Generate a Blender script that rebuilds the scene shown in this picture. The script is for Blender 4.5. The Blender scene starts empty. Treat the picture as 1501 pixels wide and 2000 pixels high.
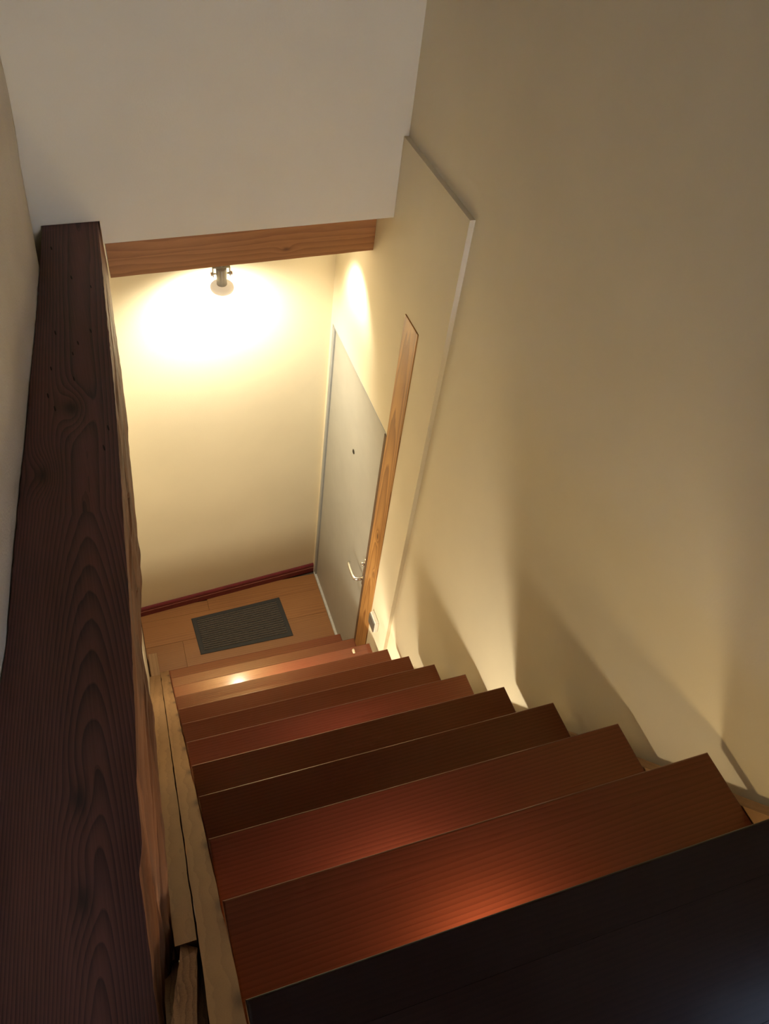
import bpy, bmesh, math, random
from mathutils import Vector, Matrix, noise

rnd = random.Random(7)
scene = bpy.context.scene
COL = scene.collection

# ---------------------------------------------------------------- camera
cam_data = bpy.data.cameras.new('camera')
cam = bpy.data.objects.new('camera', cam_data)
COL.objects.link(cam)
cam_data.sensor_fit = 'VERTICAL'
cam_data.sensor_height = 24.0
cam_data.sensor_width = 24.0 * 1501 / 2000
cam_data.lens = 1549.3 * 24.0 / 2000
cam_data.clip_start = 0.02
YAW, PITCH, ROLL = 0.4455, -0.8167, 0.1641
fwd = Vector((math.sin(YAW) * math.cos(PITCH), math.cos(YAW) * math.cos(PITCH), math.sin(PITCH)))
rt = Vector((math.cos(YAW), -math.sin(YAW), 0))
up = rt.cross(fwd)
right = rt * math.cos(ROLL) + up * math.sin(ROLL)
upv = up * math.cos(ROLL) - rt * math.sin(ROLL)
mw = Matrix((right, upv, -fwd)).transposed().to_4x4()
mw.translation = Vector((-1.0926, -0.4124, 4.2699))
cam.matrix_world = mw
scene.camera = cam

# ---------------------------------------------------------------- world, lights, exposure
world = bpy.data.worlds.new('world')
scene.world = world
world.use_nodes = True
world.node_tree.nodes['Background'].inputs['Color'].default_value = (0.30, 0.45, 0.85, 1)
world.node_tree.nodes['Background'].inputs['Strength'].default_value = 0.35
scene.view_settings.view_transform = 'Standard'
scene.view_settings.look = 'None'
scene.view_settings.gamma = 1
scene.view_settings.use_curve_mapping = False
scene.view_settings.exposure = 0.68


def light(name, kind, loc, power, color, size=0.05, target=None, angle=None, blend=0.5, sy=None):
    ld = bpy.data.lights.new(name, kind)
    ld.energy = power
    ld.color = color
    if kind == 'AREA':
        ld.size = size
        if sy:
            ld.shape = 'RECTANGLE'
            ld.size_y = sy
    else:
        ld.shadow_soft_size = size
    if kind == 'SPOT':
        ld.spot_size = math.radians(angle)
        ld.spot_blend = blend
    lo = bpy.data.objects.new(name, ld)
    COL.objects.link(lo)
    lo.location = loc
    if target is not None:
        lo.rotation_euler = (Vector(target) - Vector(loc)).to_track_quat('-Z', 'Y').to_euler()
    return lo


WARM = (1.0, 0.87, 0.65)
SPOTC = (1.0, 0.90, 0.71)
# cool dusk light at the two upstairs windows (side and back)
light('cool_window_light', 'AREA', (0.30, -0.95, 3.95), 4.5, (0.60, 0.76, 1.0), 1.25, (-1.2, -0.95, 3.95), sy=1.2)
light('cool_window_light', 'AREA', (-0.65, -6.75, 4.1), 95, (0.58, 0.69, 1.0), 1.2, (-0.65, 0, 3.9), sy=1.2)  # added cool fill outside the unseen back window
# unseen warm fill added upstairs to lift the walls
light('upstairs_fill', 'POINT', (-0.45, -5.0, 4.7), 30, (1.0, 0.78, 0.50), 0.10)
# lamps in the open space below the stairs, shining out between the open treads
light('understairs_lamp', 'POINT', (-0.64, -0.225, 2.868), 2.3, (1.0, 0.72, 0.34), 0.03)
light('understairs_lamp', 'POINT', (-0.70, -0.06, 2.612), 3.0, (1.0, 0.80, 0.50), 0.03)
light('understairs_lamp', 'POINT', (-0.55, 0.53, 1.82), 7.5, WARM, 0.045)
light('understairs_lamp', 'POINT', (-0.55, 1.17, 1.05), 4.6, WARM, 0.045)
light('understairs_lamp', 'POINT', (-0.55, 1.38, 0.87), 10.0, WARM, 0.045)

# ---------------------------------------------------------------- node helpers


class N:
    """tiny node-graph helper"""

    def __init__(self, name):
        self.m = bpy.data.materials.new(name)
        self.m.use_nodes = True
        self.t = self.m.node_tree
        self.b = self.t.nodes['Principled BSDF']

    def node(self, typ, **kw):
        n = self.t.nodes.new(typ)
        for k, v in kw.items():
            setattr(n, k, v)
        return n

    def link(self, a, b):
        self.t.links.new(a, b)

    def put(self, sock, v):
        if isinstance(v, bpy.types.NodeSocket):
            self.link(v, sock)
        else:
            sock.default_value = v

    def math(self, op, a, b=0.0, c=0.0):
        n = self.node('ShaderNodeMath', operation=op)
        self.put(n.inputs[0], a)
        self.put(n.inputs[1], b)
        self.put(n.inputs[2], c)
        return n.outputs[0]

    def combine(self, x, y, z):
        n = self.node('ShaderNodeCombineXYZ')
        for i, v in enumerate((x, y, z)):
            self.put(n.inputs[i], v)
        return n.outputs[0]

    def coords(self):
        tc = self.node('ShaderNodeTexCoord')
        s = self.node('ShaderNodeSeparateXYZ')
        self.link(tc.outputs['Object'], s.inputs[0])
        return s.outputs[0], s.outputs[1], s.outputs[2], tc.outputs['Object']

    def noise(self, vec, scale, detail=4, rough=0.55, dist=0.0):
        n = self.node('ShaderNodeTexNoise')
        self.put(n.inputs['Vector'], vec)
        n.inputs['Scale'].default_value = scale
        n.inputs['Detail'].default_value = detail
        n.inputs['Roughness'].default_value = rough
        n.inputs['Distortion'].default_value = dist
        return n.outputs['Fac']

    def ramp(self, fac, stops):
        n = self.node('ShaderNodeValToRGB')
        self.link(fac, n.inputs[0])
        e = n.color_ramp.elements
        while len(e) < len(stops):
            e.new(0.5)
        for el, (p, c) in zip(e, stops):
            el.position = p
            el.color = (*c, 1)
        return n.outputs[0]

    def mix(self, fac, a, b, mode='MIX'):
        n = self.node('ShaderNodeMixRGB', blend_type=mode)
        self.put(n.inputs[0], fac)
        for i, v in ((1, a), (2, b)):
            self.put(n.inputs[i], v if isinstance(v, bpy.types.NodeSocket) else (*v, 1))
        return n.outputs[0]

    def bump(self, h, strength, dist):
        n = self.node('ShaderNodeBump')
        n.inputs['Strength'].default_value = strength
        n.inputs['Distance'].default_value = dist
        self.link(h, n.inputs['Height'])
        self.link(n.outputs[0], self.b.inputs['Normal'])

    def set(self, **kw):
        for k, v in kw.items():
            self.put(self.b.inputs[k.replace('_', ' ')], v)


def plain(name, c, rough=0.5, metal=0.0, scale=60, amt=0.12, bump=0.0, **kw):
    n = N(name)
    x, y, z, P = n.coords()
    f = n.noise(P, scale, 4)
    lo = tuple(v * (1 - amt) for v in c)
    hi = tuple(min(1, v * (1 + amt)) for v in c)
    n.link(n.ramp(f, [(0.3, lo), (0.7, hi)]), n.b.inputs['Base Color'])
    n.set(Roughness=rough, Metallic=metal, **kw)
    if bump:
        n.bump(f, bump, 0.002)
    return n.m


def plaster(name, c, amt=0.05, bump=0.15):
    n = N(name)
    x, y, z, P = n.coords()
    big = n.noise(P, 3.0, 3)
    fine = n.noise(P, 160, 3)
    lo = tuple(v * (1 - amt) for v in c)
    n.link(n.ramp(big, [(0.3, lo), (0.7, c)]), n.b.inputs['Base Color'])
    n.set(Roughness=0.75, Specular_IOR_Level=0.25)
    n.bump(n.math('ADD', fine, n.math('MULTIPLY', big, 1.5)), bump, 0.002)
    return n.m


def wood(name, light_c, dark_c, axis='x', ring=0.006, pith=(0.03, 0.02), slope=0.02, wob=0.004, rvar=0.12, tread_marks=None, spec=None,
         rough=0.45, bump=0.25, fibre=0.35, coat=0.0, knots=(), center=None, band=None, sharp=1.0, var=0.25, tint=None):
    """growth rings about a tilted pith + stretched fibres"""
    n = N(name)
    x, y, z, P = n.coords()
    if axis == 'x':
        a, u, v = (x, y, z) if not knots else (x, z, y)
    elif axis == 'y':
        a, u, v = y, x, z
    else:
        a, u, v = z, y, x
    oi = n.node('ShaderNodeObjectInfo')
    rn = oi.outputs['Random']
    if center:                       # explicit pith line: u = c0 + c1*a
        uu = n.math('SUBTRACT', u, n.math('ADD', n.math('MULTIPLY', a, center[1]), center[0]))
        d = n.math('ADD', n.math('MULTIPLY', n.math('MINIMUM', a, center[3]), center[2]), pith[1])
    else:                            # the pith wanders from piece to piece
        uu = n.math('SUBTRACT', u, n.math('MULTIPLY', n.math('SUBTRACT', rn, 0.3), pith[0] * 6))
        uu = n.math('ADD', n.math('PINGPONG', uu, 0.11), pith[0])
        d = n.math('ADD', n.math('MULTIPLY', n.math('ADD', a, rn), slope), pith[1])
    r = n.math('SQRT', n.math('ADD', n.math('MULTIPLY', uu, uu), n.math('MULTIPLY', d, d)))
    st = n.combine(n.math('MULTIPLY', a, 1.6), n.math('MULTIPLY', u, 14), n.math('MULTIPLY', v, 14))
    w = n.noise(st, 1.0, 3)
    r = n.math('ADD', r, n.math('MULTIPLY', n.math('SUBTRACT', w, 0.5), wob * 2))
    kfac = None
    for (ka, ku, ks, kh) in knots:
        da = n.math('MULTIPLY', n.math('SUBTRACT', a, ka), 0.45)
        du = n.math('SUBTRACT', u, ku)
        q = n.math('ADD', n.math('MULTIPLY', da, da), n.math('MULTIPLY', du, du))
        g = n.math('EXPONENT', n.math('MULTIPLY', q, -1.0 / (ks * ks)))
        r = n.math('ADD', r, n.math('MULTIPLY', g, kh))
        g3 = n.math('POWER', g, 6.0)
        kfac = g3 if kfac is None else n.math('MAXIMUM', kfac, g3)
    s = n.math('FRACT', n.math('DIVIDE', r, ring))
    # slow rise to latewood, sharp fall
    s = n.math('POWER', s, 1.6 * sharp)
    s = n.math('SUBTRACT', s, n.math('MULTIPLY', n.math('GREATER_THAN', s, 0.93), 0.5))
    fst = n.combine(n.math('MULTIPLY', a, 6), n.math('MULTIPLY', u, 420), n.math('MULTIPLY', v, 420))
    fib = n.noise(fst, 1.0, 2)
    blot = n.noise(n.combine(n.math('MULTIPLY', a, 2.2), n.math('MULTIPLY', u, 7), n.math('MULTIPLY', v, 7)), 1.0, 3)
    fac = n.math('ADD', n.math('MULTIPLY', s, 0.65), n.math('MULTIPLY', n.math('SUBTRACT', fib, 0.5), fibre))
    fac = n.math('ADD', fac, n.math('MULTIPLY', n.math('SUBTRACT', blot, 0.5), 0.7))
    c = n.ramp(n.math('ADD', fac, 0.15), [(0.05, light_c), (0.85, dark_c)])
    if var:
        k = n.math('ADD', n.math('MULTIPLY', n.math('SUBTRACT', rn, 0.5), var), 1.0)
        c = n.mix(1.0, c, n.combine(k, k, k), 'MULTIPLY')
    if kfac is not None:
        c = n.mix(n.math('MULTIPLY', kfac, 0.8), c, tuple(v * 0.4 for v in dark_c))
    if tread_marks:
        xs, y0, per = tread_marks          # darker marks where each tread meets the board
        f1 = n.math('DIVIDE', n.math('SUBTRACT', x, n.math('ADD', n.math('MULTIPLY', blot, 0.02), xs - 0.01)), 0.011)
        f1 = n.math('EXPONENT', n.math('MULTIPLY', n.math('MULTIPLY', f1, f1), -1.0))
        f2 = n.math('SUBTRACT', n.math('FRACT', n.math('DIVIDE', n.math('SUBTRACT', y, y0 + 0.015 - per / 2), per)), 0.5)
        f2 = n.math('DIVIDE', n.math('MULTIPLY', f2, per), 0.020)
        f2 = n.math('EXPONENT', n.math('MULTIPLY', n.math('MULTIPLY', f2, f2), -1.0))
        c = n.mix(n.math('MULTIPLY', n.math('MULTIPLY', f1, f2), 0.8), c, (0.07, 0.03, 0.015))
    n.link(c, n.b.inputs['Base Color'])
    n.set(Roughness=n.math('ADD', n.math('MULTIPLY', fib, rvar), rough - rvar / 2))
    n.set(Coat_Weight=coat, Coat_Roughness=0.12)
    if spec is not None:
        n.set(Specular_IOR_Level=spec)
    if tint:
        n.set(Specular_Tint=(*tint, 1), Specular_IOR_Level=0.7)
    if bump:
        n.bump(n.math('SUBTRACT', n.math('MULTIPLY', fib, 0.5), s), bump, 0.0012)
    return n.m


# ---------------------------------------------------------------- materials
M_WALL = plaster('cream_plaster', (0.80, 0.72, 0.53))
M_WALLR = plaster('rough_plaster', (0.66, 0.60, 0.49), 0.14, 0.8)
M_CEIL = plaster('white_ceiling', (0.78, 0.74, 0.66))
M_TREAD = wood('dark_red_stain', (0.175, 0.041, 0.025), (0.105, 0.024, 0.016), 'x', ring=0.009, pith=(0.02, 0.03),
               slope=0.02, wob=0.006, rough=0.30, bump=0.14, fibre=0.3, coat=0.18, var=0.12, tint=(1.0, 0.66, 0.24))
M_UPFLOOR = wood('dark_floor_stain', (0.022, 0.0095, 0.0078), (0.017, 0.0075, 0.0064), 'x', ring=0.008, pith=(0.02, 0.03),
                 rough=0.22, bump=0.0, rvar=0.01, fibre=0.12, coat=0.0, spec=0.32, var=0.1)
M_BEAMTOP = wood('dark_stained_beam', (0.135, 0.046, 0.034), (0.024, 0.009, 0.009), 'y', ring=0.0052, pith=(0.0, 0.03),
                 center=(-1.246, 0.062, 0.075, 0.85), wob=0.004, rough=0.55, bump=0.5, fibre=0.5,
                 knots=((1.20, -1.195, 0.035, 0.02), (0.98, -1.275, 0.03, 0.02), (0.21, -1.256, 0.028, 0.009),
                        (0.05, -1.262, 0.028, 0.008)), var=0)
M_BEAMSIDE = wood('hewn_beam_side', (0.20, 0.080, 0.036), (0.09, 0.034, 0.017), 'y', ring=0.012, pith=(0.03, 0.05),
                  wob=0.01, rough=0.6, bump=0.6, fibre=0.6, var=0)
M_CROSS = wood('honey_brown_beam', (0.42, 0.19, 0.062), (0.26, 0.105, 0.034), 'x', ring=0.022, pith=(0.02, 0.06),
               slope=0.010, wob=0.026, rough=0.5, bump=0.3, fibre=0.4,
               knots=((-0.385, 2.69, 0.018, 0.02), (-0.72, 2.84, 0.012, 0.01)), var=0)
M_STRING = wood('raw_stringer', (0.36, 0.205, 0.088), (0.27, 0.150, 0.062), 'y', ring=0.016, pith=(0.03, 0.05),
                wob=0.012, rough=0.65, bump=0.35, fibre=0.4, var=0.1, tread_marks=(-1.066, -0.1708, 0.20641))
M_OAK = wood('oak_laminate', (0.34, 0.155, 0.052), (0.24, 0.098, 0.032), 'x', ring=0.012, pith=(0.02, 0.03),
             slope=0.03, wob=0.01, rough=0.38, bump=0.08, fibre=0.3, coat=0.15, var=0.14)
M_POST = wood('varnished_pine', (0.58, 0.31, 0.10), (0.24, 0.095, 0.025), 'z', ring=0.013, pith=(0.0, 0.012),
              center=(1.862, 0.004, 0.035, 9.0), wob=0.012, rough=0.4, bump=0.2, fibre=0.3,
              knots=((1.42, 1.86, 0.02, 0.03), (1.15, 1.84, 0.016, 0.02)), var=0)
M_BURG = plain('burgundy_paint', (0.16, 0.022, 0.028), 0.4, 0, 20, 0.1)
M_DOOR = plain('grey_door_paint', (0.41, 0.395, 0.34), 0.45, 0, 8, 0.04)
M_FRAME = plain('grey_frame_paint', (0.33, 0.34, 0.33), 0.45, 0, 10, 0.05)
M_CHROME = plain('brushed_chrome', (0.80, 0.77, 0.70), 0.22, 0.9, 90, 0.05)
M_DARK = plain('dark_brass', (0.045, 0.038, 0.028), 0.35, 0.6)
M_GREYMET = plain('grey_lamp_metal', (0.42, 0.41, 0.37), 0.4, 0.4, 60, 0.05)
M_WHITE = plain('white_plastic', (0.80, 0.77, 0.70), 0.35, 0, 30, 0.03)
M_RUBBER = plain('black_rubber', (0.030, 0.029, 0.027), 0.7, 0, 200, 0.3, 0.3)
M_PILE = plain('grey_mat_pile', (0.100, 0.083, 0.066), 0.95, 0, 260, 0.55, 0.8)
M_CRUMB = plain('straw_scrap', (0.62, 0.52, 0.36), 0.8, 0, 120, 0.2)
M_HOLE = plain('hole_shadow', (0.012, 0.006, 0.005), 0.9)
M_SPLINT = wood('splintered_wood', (0.36, 0.20, 0.10), (0.17, 0.085, 0.045), 'y', ring=0.010, pith=(0.02, 0.03),
                wob=0.014, rough=0.75, bump=0.8, fibre=0.7, var=0)
M_GLASS = N('window_glass')
M_GLASS.set(Base_Color=(1, 1, 1, 1), Roughness=0.02, Transmission_Weight=1.0, IOR=1.02)
M_GLASS = M_GLASS.m


def bulb_mat():
    n = N('frosted_bulb_glass')
    x, y, z, P = n.coords()
    n.link(n.ramp(n.noise(P, 30, 2), [(0.3, (0.84, 0.78, 0.66)), (0.7, (0.90, 0.84, 0.72))]), n.b.inputs['Base Color'])
    n.set(Roughness=0.4, Emission_Color=(1.0, 0.80, 0.52, 1), Emission_Strength=0.30)
    return n.m


def face_mat():
    n = N('lit_bulb_face')
    n.set(Base_Color=(1, 0.9, 0.7, 1), Emission_Color=(1.0, 0.80, 0.50, 1), Emission_Strength=12.0)
    return n.m


M_BULB, M_FACE = bulb_mat(), face_mat()

# ---------------------------------------------------------------- mesh helpers


def obj(name, bm, mats, parent=None, smooth=False):
    me = bpy.data.meshes.new(name)
    bmesh.ops.recalc_face_normals(bm, faces=bm.faces)
    bm.to_mesh(me)
    bm.free()
    for m in (mats if isinstance(mats, (list, tuple)) else [mats]):
        me.materials.append(m)
    if smooth:
        for p in me.polygons:
            p.use_smooth = True
    o = bpy.data.objects.new(name, me)
    COL.objects.link(o)
    if parent:
        o.parent = parent
        if parent.type == 'EMPTY' or parent.location.length > 0:
            o.matrix_parent_inverse = parent_matrix(parent).inverted()
    return o


def parent_matrix(p):
    m = Matrix.Translation(p.location) @ p.rotation_euler.to_matrix().to_4x4()
    return m


def thing(name, label, cat, loc=(0, 0, 0), group=None):
    o = bpy.data.objects.new(name, None)
    COL.objects.link(o)
    o.location = loc
    o.empty_display_size = 0.05
    o['label'] = label
    o['category'] = cat
    if group:
        o['group'] = group
    return o


def tag(o, label, cat, group=None):
    o['label'] = label
    o['category'] = cat
    if group:
        o['group'] = group
    return o


def struct(o, label=None, cat=None):
    o['kind'] = 'structure'
    if label:
        o['label'] = label
    if cat:
        o['category'] = cat
    return o


def add_box(bm, x0, x1, y0, y1, z0, z1, bevel=0.0, seg=2):
    r = bmesh.ops.create_cube(bm, size=1)
    vs = r['verts']
    for v in vs:
        v.co = Vector(((x0 + x1) / 2 + v.co.x * (x1 - x0), (y0 + y1) / 2 + v.co.y * (y1 - y0),
                       (z0 + z1) / 2 + v.co.z * (z1 - z0)))
    if bevel:
        es = list({e for v in vs for e in v.link_edges})
        bmesh.ops.bevel(bm, geom=es, offset=bevel, segments=seg, affect='EDGES', profile=0.5)
    return bm


def box(*a, **k):
    return add_box(bmesh.new(), *a, **k)


def add_prism(bm, poly, direction):
    """extrude the planar polygon (list of 3-D points) along a vector"""
    d = Vector(direction)
    a = [bm.verts.new(p) for p in poly]
    b = [bm.verts.new(Vector(p) + d) for p in poly]
    bm.faces.new(a)
    bm.faces.new(list(reversed(b)))
    for i in range(len(a)):
        j = (i + 1) % len(a)
        bm.faces.new((a[i], b[i], b[j], a[j]))
    return bm


def prism(poly, direction):
    return add_prism(bmesh.new(), poly, direction)


def add_lathe(bm, prof, base, axis, seg=28, mat_split=None):
    """prof: list of (radius, distance along axis)"""
    ax = Vector(axis).normalized()
    q = ax.to_track_quat('Z', 'Y')
    base = Vector(base)
    rings = []
    for r, h in prof:
        if r < 1e-6:
            rings.append([bm.verts.new(base + ax * h)])
        else:
            rings.append([bm.verts.new(base + q @ Vector((r * math.cos(2 * math.pi * i / seg),
                                                          r * math.sin(2 * math.pi * i / seg), h))) for i in range(seg)])
    for k in range(len(rings) - 1):
        A, B = rings[k], rings[k + 1]
        for i in range(seg):
            j = (i + 1) % seg
            if len(A) == 1 and len(B) == 1:
                continue
            if len(A) == 1:
                f = bm.faces.new((A[0], B[i], B[j]))
            elif len(B) == 1:
                f = bm.faces.new((A[i], B[0], A[j]))
            else:
                f = bm.faces.new((A[i], B[i], B[j], A[j]))
            if mat_split is not None and k >= mat_split:
                f.material_index = 1
    return bm


def add_tube(bm, pts, rad, seg=12):
    pts = [Vector(p) for p in pts]
    rads = rad if isinstance(rad, (list, tuple)) else [rad] * len(pts)
    prev = None
    side = None
    for i, p in enumerate(pts):
        t = (pts[min(i + 1, len(pts) - 1)] - pts[max(i - 1, 0)]).normalized()
        if side is None:
            side = t.orthogonal().normalized()
        side = (side - t * side.dot(t)).normalized()
        o2 = t.cross(side)
        ring = [bm.verts.new(p + (side * math.cos(2 * math.pi * k / seg) + o2 * math.sin(2 * math.pi * k / seg)) * rads[i])
                for k in range(seg)]
        if prev:
            for k in range(seg):
                bm.faces.new((prev[k], prev[(k + 1) % seg], ring[(k + 1) % seg], ring[k]))
        else:
            bm.faces.new(list(reversed(ring)))
        prev = ring
    bm.faces.new(prev)
    return bm


def interp(table, t):
    if t <= table[0][0]:
        return table[0][1]
    for (a, va), (b, vb) in zip(table, table[1:]):
        if t <= b:
            return va + (vb - va) * (t - a) / (b - a)
    return table[-1][1]


# ---------------------------------------------------------------- key dimensions
N1Y, N1Z, GO, RISE = -0.1708, 3.0588, 0.20641, 0.25434      # first nosing, going, rise
XL, XR = -1.0614, -0.0528                                    # tread ends
PF = -0.0187                                                 # face of the raised panel on the right wall


def nose(k):
    return N1Y + GO * (k - 1), N1Z - RISE * (k - 1)


def nosez(y):
    return N1Z - RISE / GO * (y - N1Y)


def fary(x):
    return 2.8105 + 0.0871 * x


def heady(x):
    return 2.1704 + 0.0632 * x


# left edge of the floor beam, which the upper left wall follows
TL = [(-6.60, -1.60), (-0.60, -1.440), (0.468, -1.371), (0.543, -1.359), (0.687, -1.347), (0.822, -1.335), (0.983, -1.320), (1.123, -1.305), (1.353, -1.285),
      (1.482, -1.272), (1.673, -1.255), (1.859, -1.240), (2.109, -1.2225), (2.28, -1.216)]

# ---------------------------------------------------------------- room shell
bm = bmesh.new()
add_box(bm, 0, 0.12, -0.30, 1.90, -0.1, 5.3)
add_box(bm, 0, 0.12, 1.90, 2.95, 2.05, 5.3)
add_box(bm, 0, 0.12, -6.5, -0.30, -0.1, 3.30)
add_box(bm, 0, 0.12, -6.5, -0.30, 4.60, 5.3)
add_box(bm, 0, 0.12, -6.5, -1.60, 3.30, 4.60)
struct(obj('wall_right', bm, M_WALL))

struct(obj('wall_far', prism([(-1.35, fary(-1.35), -0.1), (0.12, fary(0.12), -0.1), (0.12, fary(0.12), 2.95),
                              (-1.35, fary(-1.35), 2.95)], (0, 0.12, 0)), M_WALL))
# header wall over the stairwell, notched for the floor beam and the raised panel
hp = [(-1.35, 2.70), (-1.2265, 2.70), (-1.2265, 2.9525), (-1.0505, 2.9525), (-1.0505, 2.8735), (PF - 0.0008, 2.8735),
      (PF - 0.0008, 3.1672), (-0.0004, 3.1672), (-0.0004, 5.3), (-1.35, 5.3)]
struct(obj('wall_upper', prism([(x, heady(x), z) for x, z in hp], (0, 0.165, 0)), M_WALL))
struct(obj('ceiling', prism([(-1.35, heady(-1.35) + 0.166, 2.8735), (-0.0192, heady(0) + 0.166, 2.8735),
                             (-0.0192, fary(0) - 0.001, 2.8735), (-1.35, fary(-1.35) - 0.001, 2.8735)], (0, 0, 0.08)), M_CEIL))
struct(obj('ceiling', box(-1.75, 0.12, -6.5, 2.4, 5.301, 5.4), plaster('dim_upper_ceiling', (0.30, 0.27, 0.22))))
# upper left wall, slightly out of parallel and leaning, with hand-trowelled face
bm = bmesh.new()
NYW, NZW = 150, 60
gv = []
for i in range(NYW + 1):
    row = []
    y = -6.5 + (2.088 + 6.5) * i / NYW
    for j in range(NZW + 1):
        z = 2.5 + 2.8 * j / NZW
        x = min(-1.252 + max(0, 1.95 - y) * 0.2, interp(TL, y) - 0.003) + 0.03 * (z - 2.95)
        amp = min(1.0, 0.15 + abs(z - 2.95) * 3)
        x += amp * 0.010 * noise.noise(Vector((0, y * 3.1, z * 3.1))) + amp * 0.004 * noise.noise(Vector((5, y * 11, z * 11)))
        row.append(bm.verts.new((x, y, z)))
    gv.append(row)
for i in range(NYW):
    for j in range(NZW):
        bm.faces.new((gv[i][j], gv[i + 1][j], gv[i + 1][j + 1], gv[i][j + 1]))
bk = [bm.verts.new((-1.90, y, z)) for y, z in ((-6.5, 2.5), (2.088, 2.5), (2.088, 5.3), (-6.5, 5.3))]
bm.faces.new(bk)
bm.faces.new([gv[0][j] for j in range(NZW + 1)] + [bk[3], bk[0]])
bm.faces.new([gv[NYW][j] for j in range(NZW + 1)] + [bk[2], bk[1]])
bm.faces.new([gv[i][0] for i in range(NYW + 1)] + [bk[1], bk[0]])
bm.faces.new([gv[i][NZW] for i in range(NYW + 1)] + [bk[2], bk[3]])
struct(obj('wall_left', bm, M_WALLR, smooth=True))
struct(obj('wall_left', prism([(-1.30, -6.5, -0.1), (-1.175, 0.6, -0.1), (-1.175, fary(-1.18), -0.1), (-1.35, fary(-1.35), -0.1),
                               (-1.45, -6.5, -0.1)], (0, 0, 2.58)), M_WALL))
bm = bmesh.new()
add_box(bm, -1.8, 0.12, -6.6, -6.5, -0.1, 3.5)
add_box(bm, -1.8, 0.12, -6.6, -6.5, 4.7, 5.3)
add_box(bm, -1.8, -1.25, -6.6, -6.5, 3.5, 4.7)
add_box(bm, -0.05, 0.12, -6.6, -6.5, 3.5, 4.7)
struct(obj('wall_back', bm, M_WALL))

# raised plaster panel around the entrance door (lower part of the right wall)
bm = bmesh.new()
YB0, YB1, ZBD = 1.7971, 1.9341, 2.6133
YD0, YD1, ZD = 1.936, 2.7788, 2.0
add_box(bm, PF, -0.0002, 1.5842, YB0 - 0.001, 0, 3.1664)
add_box(bm, PF, -0.0002, YB0 - 0.001, YB1 + 0.001, ZBD + 0.001, 3.1664)
add_box(bm, PF, -0.0002, YB1 + 0.001, YD1 + 0.001, ZD + 0.001, 3.1664)
add_box(bm, PF, -0.0002, YD1 + 0.001, fary(0) - 0.001, 0, 3.1664)
struct(obj('trim_1', bm, M_WALL), 'raised cream plaster panel framing the grey door on the right wall', 'wall panel')

# pine board beside the door
bm = box(PF - 0.004, -0.0004, YB0, YB1, 0.30, ZBD, 0.0015, 2)
struct(obj('trim_2', bm, M_POST), 'varnished pine board upright beside the grey door', 'board')

# landing floor: planks running across
fl = obj('floor', box(-1.75, 0.12, -6.5, 2.95, -0.12, -0.013), plain('subfloor', (0.10, 0.07, 0.05), 0.9))
struct(fl)
y = 2.835
wid = 0.192
row = 0
while y > 1.2:
    cuts = [-1.172, (-0.75, -0.35, -0.95, -0.55)[row % 4], PF]
    for a, b in zip(cuts, cuts[1:]):
        y1a = min(y, fary((a + b) / 2) - 0.004)
        obj('plank', box(a + 0.0004, b - 0.0004, y - wid + 0.0006, y1a, -0.0125, 0.0, 0.0008, 1), M_OAK, fl)
    y -= wid
    row += 1

# burgundy skirting on the far wall
bm = bmesh.new()
X0, X1 = -1.170, PF - 0.001
add_prism(bm, [(X0, fary(X0) - 0.0005, 0.0005), (X0, fary(X0) - 0.016, 0.0005), (X0, fary(X0) - 0.016, 0.066),
               (X0, fary(X0) - 0.010, 0.0745), (X0, fary(X0) - 0.0005, 0.0745)], (X1 - X0, fary(X1) - fary(X0), 0))
bb = struct(obj('baseboard_far', bm, M_BURG))
bm = bmesh.new()
add_prism(bm, [(X0, fary(X0) - 0.0170, 0.043), (X0, fary(X0) - 0.0161, 0.043), (X0, fary(X0) - 0.0161, 0.0475),
               (X0, fary(X0) - 0.0170, 0.0475)], (X1 - X0, fary(X1) - fary(X0), 0))
o = obj('bead', bm, plain('rose_bead', (0.45, 0.19, 0.15), 0.35), bb)
o['label'] = 'pale rose bead line along burgundy skirting'

# ---------------------------------------------------------------- entrance door (in the right wall)
frame = bmesh.new()
FX0, FX1 = PF - 0.001, 0.06
add_box(frame, FX0, FX1, YD1 - 0.030, YD1, 0.0, ZD, 0.002, 1)
add_box(frame, FX0, FX1, YD0, YD1, ZD - 0.006, ZD, 0.001, 1)
dr = struct(obj('door_1', frame, M_FRAME))
obj('sill', box(FX0 - 0.004, 0.06, YD0, YD1 - 0.001, 0.001, 0.022, 0.003, 2), plain('sill_grey', (0.55, 0.54, 0.48), 0.4), dr)
o = obj('frame_strip', box(FX0 - 0.003, FX1, YD0, YD0 + 0.022, 0.0, ZD - 0.007, 0.001, 1), plain('brown_rebate', (0.13, 0.075, 0.040), 0.6), dr)
o['label'] = 'dark brown frame strip beside the pine board'
leaf = obj('door_leaf', box(-0.010, 0.032, YD0 + 0.024, YD1 - 0.032, 0.024, ZD - 0.008, 0.002, 2), M_DOOR, dr)
bm = bmesh.new()
add_lathe(bm, [(0, 0.0), (0.013, 0.0), (0.013, 0.002), (0.009, 0.004), (0.006, 0.003), (0, 0.002)], (-0.0101, 2.325, 1.545), (-1, 0, 0), 20)
obj('peephole', bm, M_DARK, dr, True)
bm = bmesh.new()
hy, hz = 1.972, 0.953
add_box(bm, -0.0175, -0.0101, hy - 0.012, hy + 0.012, hz - 0.06, hz + 0.15, 0.004, 2)
hp_ = obj('handle_plate', bm, M_CHROME, dr)
bm = bmesh.new()
pts = [(-0.012, hy, hz), (-0.045, hy, hz), (-0.058, hy + 0.008, hz), (-0.062, hy + 0.030, hz - 0.001), (-0.062, hy + 0.075, hz - 0.003),
       (-0.060, hy + 0.110, hz - 0.002), (-0.055, hy + 0.125, hz)]
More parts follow.
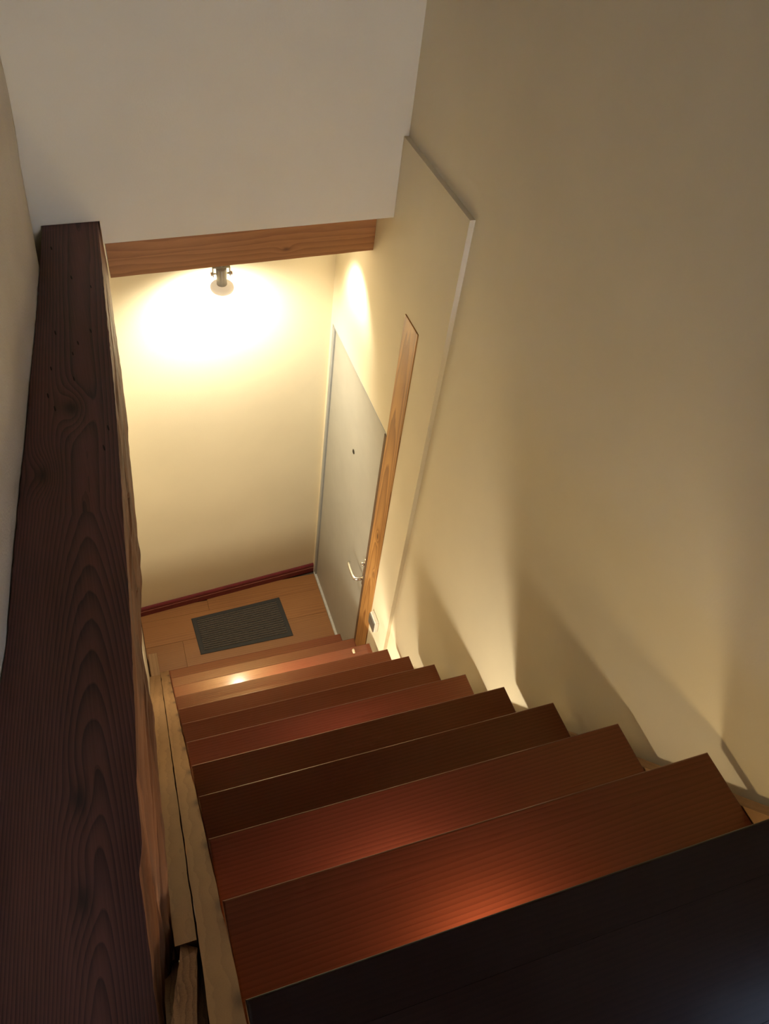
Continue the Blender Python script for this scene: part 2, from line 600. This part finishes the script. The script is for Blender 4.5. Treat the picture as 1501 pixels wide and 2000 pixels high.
add_tube(bm, pts, [0.011, 0.0105, 0.010, 0.0095, 0.009, 0.0085, 0.007], 14)
obj('handle', bm, M_CHROME, hp_, True)
bm = bmesh.new()
add_lathe(bm, [(0, 0), (0.012, 0), (0.012, 0.018), (0.009, 0.022), (0, 0.022)], (-0.016, hy, hz + 0.123), (-1, 0, 0), 18)
obj('lock_knob', bm, M_CHROME, hp_, True)

# ---------------------------------------------------------------- upstairs floor, dark boards
uf = obj('floor', box(-1.16, -0.001, -6.5, -0.23, 2.985, 3.036), plain('upper_subfloor', (0.10, 0.06, 0.04), 0.9))
struct(uf)
y = -0.2444
while y > -6.3:
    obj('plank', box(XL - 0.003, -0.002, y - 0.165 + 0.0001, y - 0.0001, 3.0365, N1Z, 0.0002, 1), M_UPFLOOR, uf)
    y -= 0.165

# ---------------------------------------------------------------- staircase
st = thing('staircase', 'steep straight wooden staircase with glossy dark red treads going down', 'staircase', (-0.55, 2.1, 0))
for k in range(1, 13):
    ny, nz = nose(k)
    dep = 0.0735 if k == 1 else 0.248
    th = 0.040 if k > 1 else 0.045
    bm = bmesh.new()
    add_box(bm, XL, XR, ny - dep, ny, nz - th, nz)
    es = [e for e in bm.edges if all(v.co.z > nz - 0.001 for v in e.verts) and
          (all(abs(v.co.y - ny) < 1e-5 for v in e.verts) or all(abs(v.co.x - e.verts[0].co.x) < 1e-5 for v in e.verts))]
    bmesh.ops.bevel(bm, geom=es, offset=0.005, segments=4, affect='EDGES', profile=0.5)
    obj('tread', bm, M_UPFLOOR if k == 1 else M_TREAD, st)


def stringer(xx0, x1, ya, yb, drop, depth, wob=0.003, seed=0, foot=True):
    """sloping board under the treads; the top edge is sawn a little uneven"""
    bm = bmesh.new()
    n = 70
    rows = []
    for i in range(n + 1):
        y = ya + (yb - ya) * i / n
        zt = max(nosez(y) - drop, 0.002)
        zb = max(zt - depth, 0.0005)
        e0 = wob * noise.noise(Vector((y * 9, seed, 0)))
        e1 = wob * noise.noise(Vector((y * 9, seed, 7)))
        x0 = interp(xx0, y) if isinstance(xx0, list) else xx0
        kk = (y - N1Y) / GO
        e1 = abs(e1) + (0.0012 * math.exp(-(((kk - round(kk)) * GO + 0.006) / 0.018) ** 2) if x1 < -1.05 and x0 > -1.115 and x1 > -1.08 else 0)
        et = wob * noise.noise(Vector((y * 6, seed, 3)))
        rows.append([bm.verts.new(p) for p in ((x0 + e0, y, zb), (x1 - abs(e1), y, zb), (x1 - abs(e1), y, zt + et), (x0 + e0, y, zt + et))])
    for A, B in zip(rows, rows[1:]):
        for q in range(4):
            r = (q + 1) % 4
            bm.faces.new((A[q], B[q], B[r], A[r]))
    bm.faces.new(rows[0])
    bm.faces.new(list(reversed(rows[-1])))
    return bm


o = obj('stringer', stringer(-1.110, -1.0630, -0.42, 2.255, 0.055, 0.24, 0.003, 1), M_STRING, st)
o['label'] = 'outer light wood stringer along left tread ends'
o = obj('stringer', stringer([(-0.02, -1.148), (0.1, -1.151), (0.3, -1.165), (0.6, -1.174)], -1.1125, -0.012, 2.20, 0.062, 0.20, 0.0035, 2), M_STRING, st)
o['label'] = 'inner light wood stringer board with cracked end'
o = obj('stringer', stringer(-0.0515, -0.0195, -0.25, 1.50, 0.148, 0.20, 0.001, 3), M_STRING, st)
o['label'] = 'wood stringer against the right wall'
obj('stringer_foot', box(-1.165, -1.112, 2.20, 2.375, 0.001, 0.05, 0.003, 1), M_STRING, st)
o = obj('gap_filler', stringer(-1.174, -1.1125, -0.42, -0.0145, 0.15, 0.16, 0.004, 5), M_SPLINT, st)  # filler added so the gap beside the stringer stays dark
o['label'] = 'added rough filler keeping the gap under the splintered board dark'
o = obj('leak_filler', stringer(-1.1745, -1.1535, -0.0140, 0.34, 0.13, 0.12, 0.001, 6), M_SPLINT, st)  # filler added to block light leaking up next to the beam
o['label'] = 'added filler strip closing the light leak between beam and stringer'
# splintered offcut beyond the broken end of the inner stringer
bm = bmesh.new()
rows = []
for i in range(13):
    t = i / 12
    y = -0.016 - 0.30 * t
    x0 = -1.139 - 0.055 * t
    x1 = -1.1135 - 0.030 * t
    zt = nosez(y) - 0.075 - 0.02 * t
    j = [0.0022 * noise.noise(Vector((t * 9, q, 2))) for q in range(4)]
    yy = y + (0.008 if i == 0 else 0)
    rows.append([bm.verts.new(p) for p in ((x0 + j[0], y, zt - 0.05), (x1 + j[1], y, zt - 0.05), (x1 + j[2], yy - (0.014 if i == 0 else 0), zt + j[3]), (x0 + j[0], yy, zt + j[1]))])
for A, B in zip(rows, rows[1:]):
    for q in range(4):
        r = (q + 1) % 4
        bm.faces.new((A[q], B[q], B[r], A[r]))
bm.faces.new(rows[0])
bm.faces.new(list(reversed(rows[-1])))
o = obj('splintered_board', bm, M_SPLINT, st)
o['label'] = 'short splintered board leaning beside the stringer'

# ---------------------------------------------------------------- timber beam along the left side
TR = [(-0.60, -1.196), (-0.144, -1.178), (-0.098, -1.179), (-0.007, -1.178), (0.07, -1.179), (0.108, -1.169), (0.194, -1.166), (0.335, -1.153),
      (0.498, -1.140), (0.643, -1.130), (0.758, -1.124), (0.938, -1.112), (1.268, -1.093), (1.654, -1.077), (2.107, -1.057), (2.28, -1.052)]
BR = [(-0.60, -1.205), (-0.098, -1.178), (-0.040, -1.164), (-0.010, -1.155), (0.015, -1.153), (0.058, -1.152), (0.147, -1.145), (0.245, -1.140),
      (0.351, -1.134), (0.408, -1.130), (0.467, -1.127), (0.506, -1.129), (0.557, -1.129), (0.598, -1.132), (0.639, -1.130), (0.737, -1.120),
      (0.82, -1.108), (0.889, -1.101), (0.991, -1.097), (1.189, -1.087), (1.473, -1.072), (1.647, -1.065), (1.886, -1.058), (2.181, -1.048), (2.28, -1.046)]
bm = bmesh.new()
rows = []
NB = 190
NT, NS = 8, 26
for i in range(NB + 1):
    y = -0.60 + 2.88 * i / NB
    fade = min(1, max(0, (2.0 - y) * 4))
    xl, xr, xb = interp(TL, y), interp(TR, y), interp(BR, y)
    xl += fade * (0.0025 * noise.noise(Vector((y * 22, 1, 0))) + 0.0015 * noise.noise(Vector((y * 70, 2, 0))))
    xr += fade * (0.0015 * noise.noise(Vector((y * 25, 3, 0))) + 0.0008 * noise.noise(Vector((y * 80, 4, 0))))
    xb += fade * 0.003 * noise.noise(Vector((y * 20, 5, 0)))
    ring = []
    for q in range(NT + 1):
        s = q / NT
        z = 2.951 + 0.0012 * noise.noise(Vector((y * 4, s * 3, 9)))
        if q in (0, NT):
            z -= 0.003
        ring.append((xl + (xr - xl) * s, y, z))
    for q in range(1, NS + 1):
        s = q / NS
        x = xr + (xb - xr) * s
        if 0 < q < NS:
            x += fade * (0.005 * noise.noise(Vector((y * 5, s * 5, 3))) + 0.004 * noise.noise(Vector((y * 2.5, s * 16, 6))))
            # long drying split
            for c0, dep_, ya_, yb_ in ((0.50, 0.014, -0.6, 1.0), (0.72, 0.012, -0.1, 0.75), (0.35, 0.008, 0.7, 1.9)):
                if ya_ < y < yb_:
                    x -= dep_ * math.exp(-((s - c0 - 0.06 * math.sin(y * 3 + c0)) / 0.03) ** 2) * fade
        ring.append((x, y, 2.948 - 0.248 * s))
    ring.append((xl - 0.0, y, 2.70))
    rows.append([bm.verts.new(p) for p in ring])
nr = len(rows[0])
for A, B in zip(rows, rows[1:]):
    for q in range(nr):
        r = (q + 1) % nr
        f = bm.faces.new((A[q], B[q], B[r], A[r]))
        if NT <= q < NT + NS:
            f.material_index = 1
bm.faces.new(rows[0])
bm.faces.new(list(reversed(rows[-1])))
o = obj('hewn_timber', bm, [M_BEAMTOP, M_BEAMSIDE])
for hx, hy_ in ((-1.203, 1.957), (-1.158, 1.786), (-1.109, 1.73), (-1.217, 1.519), (-1.128, 1.514), (-1.164, 1.464), (-1.18, 1.419), (-1.236, 1.365),
                (-1.185, 1.314), (-1.249, 1.258), (-1.236, 1.206), (-1.122, 1.112), (-1.138, 1.044)):
    bh = bmesh.new()
    bmesh.ops.create_uvsphere(bh, u_segments=8, v_segments=4, radius=1)
    for v in bh.verts:
        v.co = Vector((hx + v.co.x * 0.0022 - v.co.y * 0.001, hy_ + v.co.y * 0.011, 2.9512 + v.co.z * 0.0007))
    obj('worm_hole', bh, M_HOLE, o)
tag(o, 'thick dark brown hewn beam along the left wall, running down the left of the picture', 'beam')

# ---------------------------------------------------------------- cross beam under the header wall
bm = bmesh.new()
CX0, CX1 = -1.0405, PF - 0.0012
nx, nz_ = 60, 8
secs = []
for i in range(nx + 1):
    s = i / nx
    x = CX0 + (CX1 - CX0) * s
    yf = heady(x) + 0.1685
    sec = []
    for j in range(nz_ + 1):
        z = 2.6445 + (2.8725 - 2.6445) * j / nz_
        dz = 0.0015 * noise.noise(Vector((x * 9, 1, 0))) if j == 0 else 0
        sec.append((x, yf + 0.0015 * noise.noise(Vector((x * 5, z * 12, 1))) + (0.003 if j in (0, nz_) else 0), z + dz))
    sec.append((x, yf + 0.11, 2.8725))
    sec.append((x, yf + 0.11, 2.6445))
    secs.append([bm.verts.new(p) for p in sec])
ns = len(secs[0])
for A, B in zip(secs, secs[1:]):
    for q in range(ns):
        r = (q + 1) % ns
        bm.faces.new((A[q], B[q], B[r], A[r]))
bm.faces.new(secs[0])
bm.faces.new(list(reversed(secs[-1])))
o = obj('cross_timber', bm, M_CROSS)
tag(o, 'honey brown beam spanning the stairwell under the white header wall', 'beam')

# ---------------------------------------------------------------- ceiling spotlight behind the cross beam
SX, SY = -0.604, 2.510
sp = thing('ceiling_spotlight', 'grey spotlight with mushroom reflector bulb hanging behind the cross beam', 'lamp', (-0.45, 2.60, 2.8735))
obj('mounting_bar', box(-0.74, -0.18, 2.490, 2.530, 2.845, 2.8730, 0.004, 2), M_GREYMET, sp)


def spot_head(x, y, zp, ax):
    ax = Vector(ax).normalized()
    piv = Vector((x, y, zp))
    bm = bmesh.new()
    add_tube(bm, [(x, y, 2.846), (x, y, zp + 0.03)], 0.006, 12)
    add_box(bm, x - 0.036, x + 0.036, y - 0.009, y + 0.009, zp + 0.028, zp + 0.032)
    add_box(bm, x - 0.036, x - 0.033, y - 0.009, y + 0.009, zp - 0.012, zp + 0.030)
    add_box(bm, x + 0.033, x + 0.036, y - 0.009, y + 0.009, zp - 0.012, zp + 0.030)
    obj('bracket', bm, M_GREYMET, sp)
    bm = bmesh.new()
    add_lathe(bm, [(0, -0.028), (0.018, -0.028), (0.0215, -0.024), (0.0215, 0.054), (0.019, 0.056), (0.019, 0.05), (0, 0.05)], piv, ax, 28)
    sock = obj('socket', bm, M_GREYMET, sp, True)
    for sgn in (-1, 1):
        bm = bmesh.new()
        add_lathe(bm, [(0, 0), (0.004, 0), (0.004, 0.0105), (0.008, 0.0105), (0.008, 0.022), (0, 0.022)], (x + sgn * 0.0225, y, zp), (sgn, 0, 0), 14)
        obj('knob', bm, M_CHROME, sock)
    bm = bmesh.new()
    prof = [(0.018, 0.052), (0.031, 0.0545), (0.042, 0.0585), (0.0480, 0.0645), (0.0495, 0.071), (0.0480, 0.077), (0.0430, 0.082),
            (0.030, 0.0855), (0.016, 0.0875), (0, 0.088)]
    add_lathe(bm, prof, piv, ax, 32, mat_split=6)
    obj('bulb', bm, [M_BULB, M_FACE], sock, True)
    return piv + ax * 0.125, ax


p1, a1 = spot_head(SX, SY, 2.487, (0.03, 0.14, -1.0))
light('spot_lamp_light', 'SPOT', p1, 36, SPOTC, 0.035, p1 + Vector((0, 0.30, -1.0)), 160, 0.9)
p2, a2 = spot_head(-0.27, SY, 2.650, (0.52, -0.08, -0.85))
light('spot_lamp_light', 'SPOT', p2, 11, SPOTC, 0.035, p2 + Vector((0.52, -0.10, -0.85)), 84, 0.8)

# ---------------------------------------------------------------- doormat
dm = thing('doormat', 'dark grey ribbed doormat with rubber edge on the landing', 'doormat', (-0.575, 2.47, 0))
C = [Vector((-0.872, 2.602, 0)), Vector((-0.295, 2.633, 0)), Vector((-0.278, 2.321, 0)), Vector((-0.859, 2.324, 0))]


def mpt(u, v, z):
    p = (C[3] * (1 - u) + C[2] * u) * (1 - v) + (C[0] * (1 - u) + C[1] * u) * v
    return Vector((p.x, p.y, z))


bm = bmesh.new()
outer = [(0, 0), (1, 0), (1, 1), (0, 1)]
inner = [(0.045, 0.075), (0.955, 0.075), (0.955, 0.925), (0.045, 0.925)]
a = [bm.verts.new(mpt(u, v, 0.0008)) for u, v in outer]
b = [bm.verts.new(mpt(u, v, 0.0035)) for u, v in outer]
c = [bm.verts.new(mpt(u * 0.985 + 0.0075, v * 0.985 + 0.0075, 0.005)) for u, v in outer]
d = [bm.verts.new(mpt(u, v, 0.005)) for u, v in inner]
e = [bm.verts.new(mpt(u, v, 0.003)) for u, v in inner]
for A, B in ((a, b), (b, c), (c, d), (d, e)):
    for i in range(4):
        j = (i + 1) % 4
        bm.faces.new((A[i], A[j], B[j], B[i]))
bm.faces.new(a)
bm.faces.new(e)
obj('rubber_border', bm, M_RUBBER, dm)
bm = bmesh.new()
NR = 15
for r_ in range(NR):
    v0 = 0.08 + 0.84 * r_ / NR
    vc = v0 + 0.84 / NR * 0.5
    hw = 0.84 / NR * 0.31
    prev = None
    for i in range(61):
        u = 0.05 + 0.90 * i / 60
        h = 0.0085 + 0.0022 * noise.noise(Vector((u * 40, r_ * 3.3, 0)))
        jit = 0.008 * noise.noise(Vector((u * 30, r_ * 5.1, 4)))
        s = [bm.verts.new(mpt(u, vc - hw + jit, 0.0032)), bm.verts.new(mpt(u, vc - hw * 0.5 + jit, h)),
             bm.verts.new(mpt(u, vc + hw * 0.5 + jit, h)), bm.verts.new(mpt(u, vc + hw + jit, 0.0032))]
        if prev:
            for q in range(3):
                bm.faces.new((prev[q], s[q], s[q + 1], prev[q + 1]))
        prev = s
o = obj('ribbed_pile', bm, M_PILE, dm)
o['kind'] = 'stuff'
o['label'] = 'grey ribbed carpet pile of the mat'

# ---------------------------------------------------------------- light switch on the raised panel
sw = thing('light_switch', 'small white light switch with dark rocker low on panel beside the pine board', 'switch', (PF, 1.725, 0.90))
obj('switch_plate', box(PF - 0.022, PF - 0.0003, 1.682, 1.764, 0.862, 0.942, 0.004, 2), M_WHITE, sw)
obj('rocker', box(PF - 0.028, PF - 0.0222, 1.685, 1.761, 0.865, 0.937, 0.003, 2), plain('dark_rocker', (0.11, 0.095, 0.075), 0.35), sw)

# ---------------------------------------------------------------- scrap lying on a lower tread
ny, nz = nose(11)
bm = bmesh.new()
bmesh.ops.create_icosphere(bm, subdivisions=2, radius=0.013)
for v in bm.verts:
    k = 0.7 + 0.5 * noise.noise(v.co * 160)
    v.co = Vector((v.co.x * 0.75 * k, v.co.y * 1.5 * k, v.co.z * 0.7 * k))
lo = min(v.co.z for v in bm.verts)
sx, sy_, sz = -0.150, 1.655, N1Z - 9 * RISE
for v in bm.verts:
    v.co += Vector((sx, sy_, sz - lo + 0.0003))
o = obj('scrap', bm, M_CRUMB)
tag(o, 'tiny pale crumpled scrap lying on a lower tread near the pine board', 'scrap')

# ---------------------------------------------------------------- upstairs window beside the photographer
wn = bmesh.new()
add_box(wn, 0.03, 0.09, -1.60, -0.30, 3.30, 3.36)
add_box(wn, 0.03, 0.09, -1.60, -0.30, 4.54, 4.60)
add_box(wn, 0.03, 0.09, -1.60, -1.54, 3.36, 4.54)
add_box(wn, 0.03, 0.09, -0.36, -0.30, 3.36, 4.54)
wo = struct(obj('window_1', wn, M_WHITE))
obj('pane', box(0.056, 0.062, -1.54, -0.36, 3.36, 4.54), M_GLASS, wo)
bm = bmesh.new()  # unseen back window, added to supply cool light on the header wall
add_box(bm, -1.25, -0.05, -6.58, -6.53, 3.5, 3.55)
add_box(bm, -1.25, -0.05, -6.58, -6.53, 4.65, 4.7)
add_box(bm, -1.25, -1.20, -6.58, -6.53, 3.55, 4.65)
add_box(bm, -0.10, -0.05, -6.58, -6.53, 3.55, 4.65)
wo = struct(obj('window_added', bm, M_WHITE))
obj('pane', box(-1.20, -0.10, -6.558, -6.552, 3.55, 4.65), M_GLASS, wo)
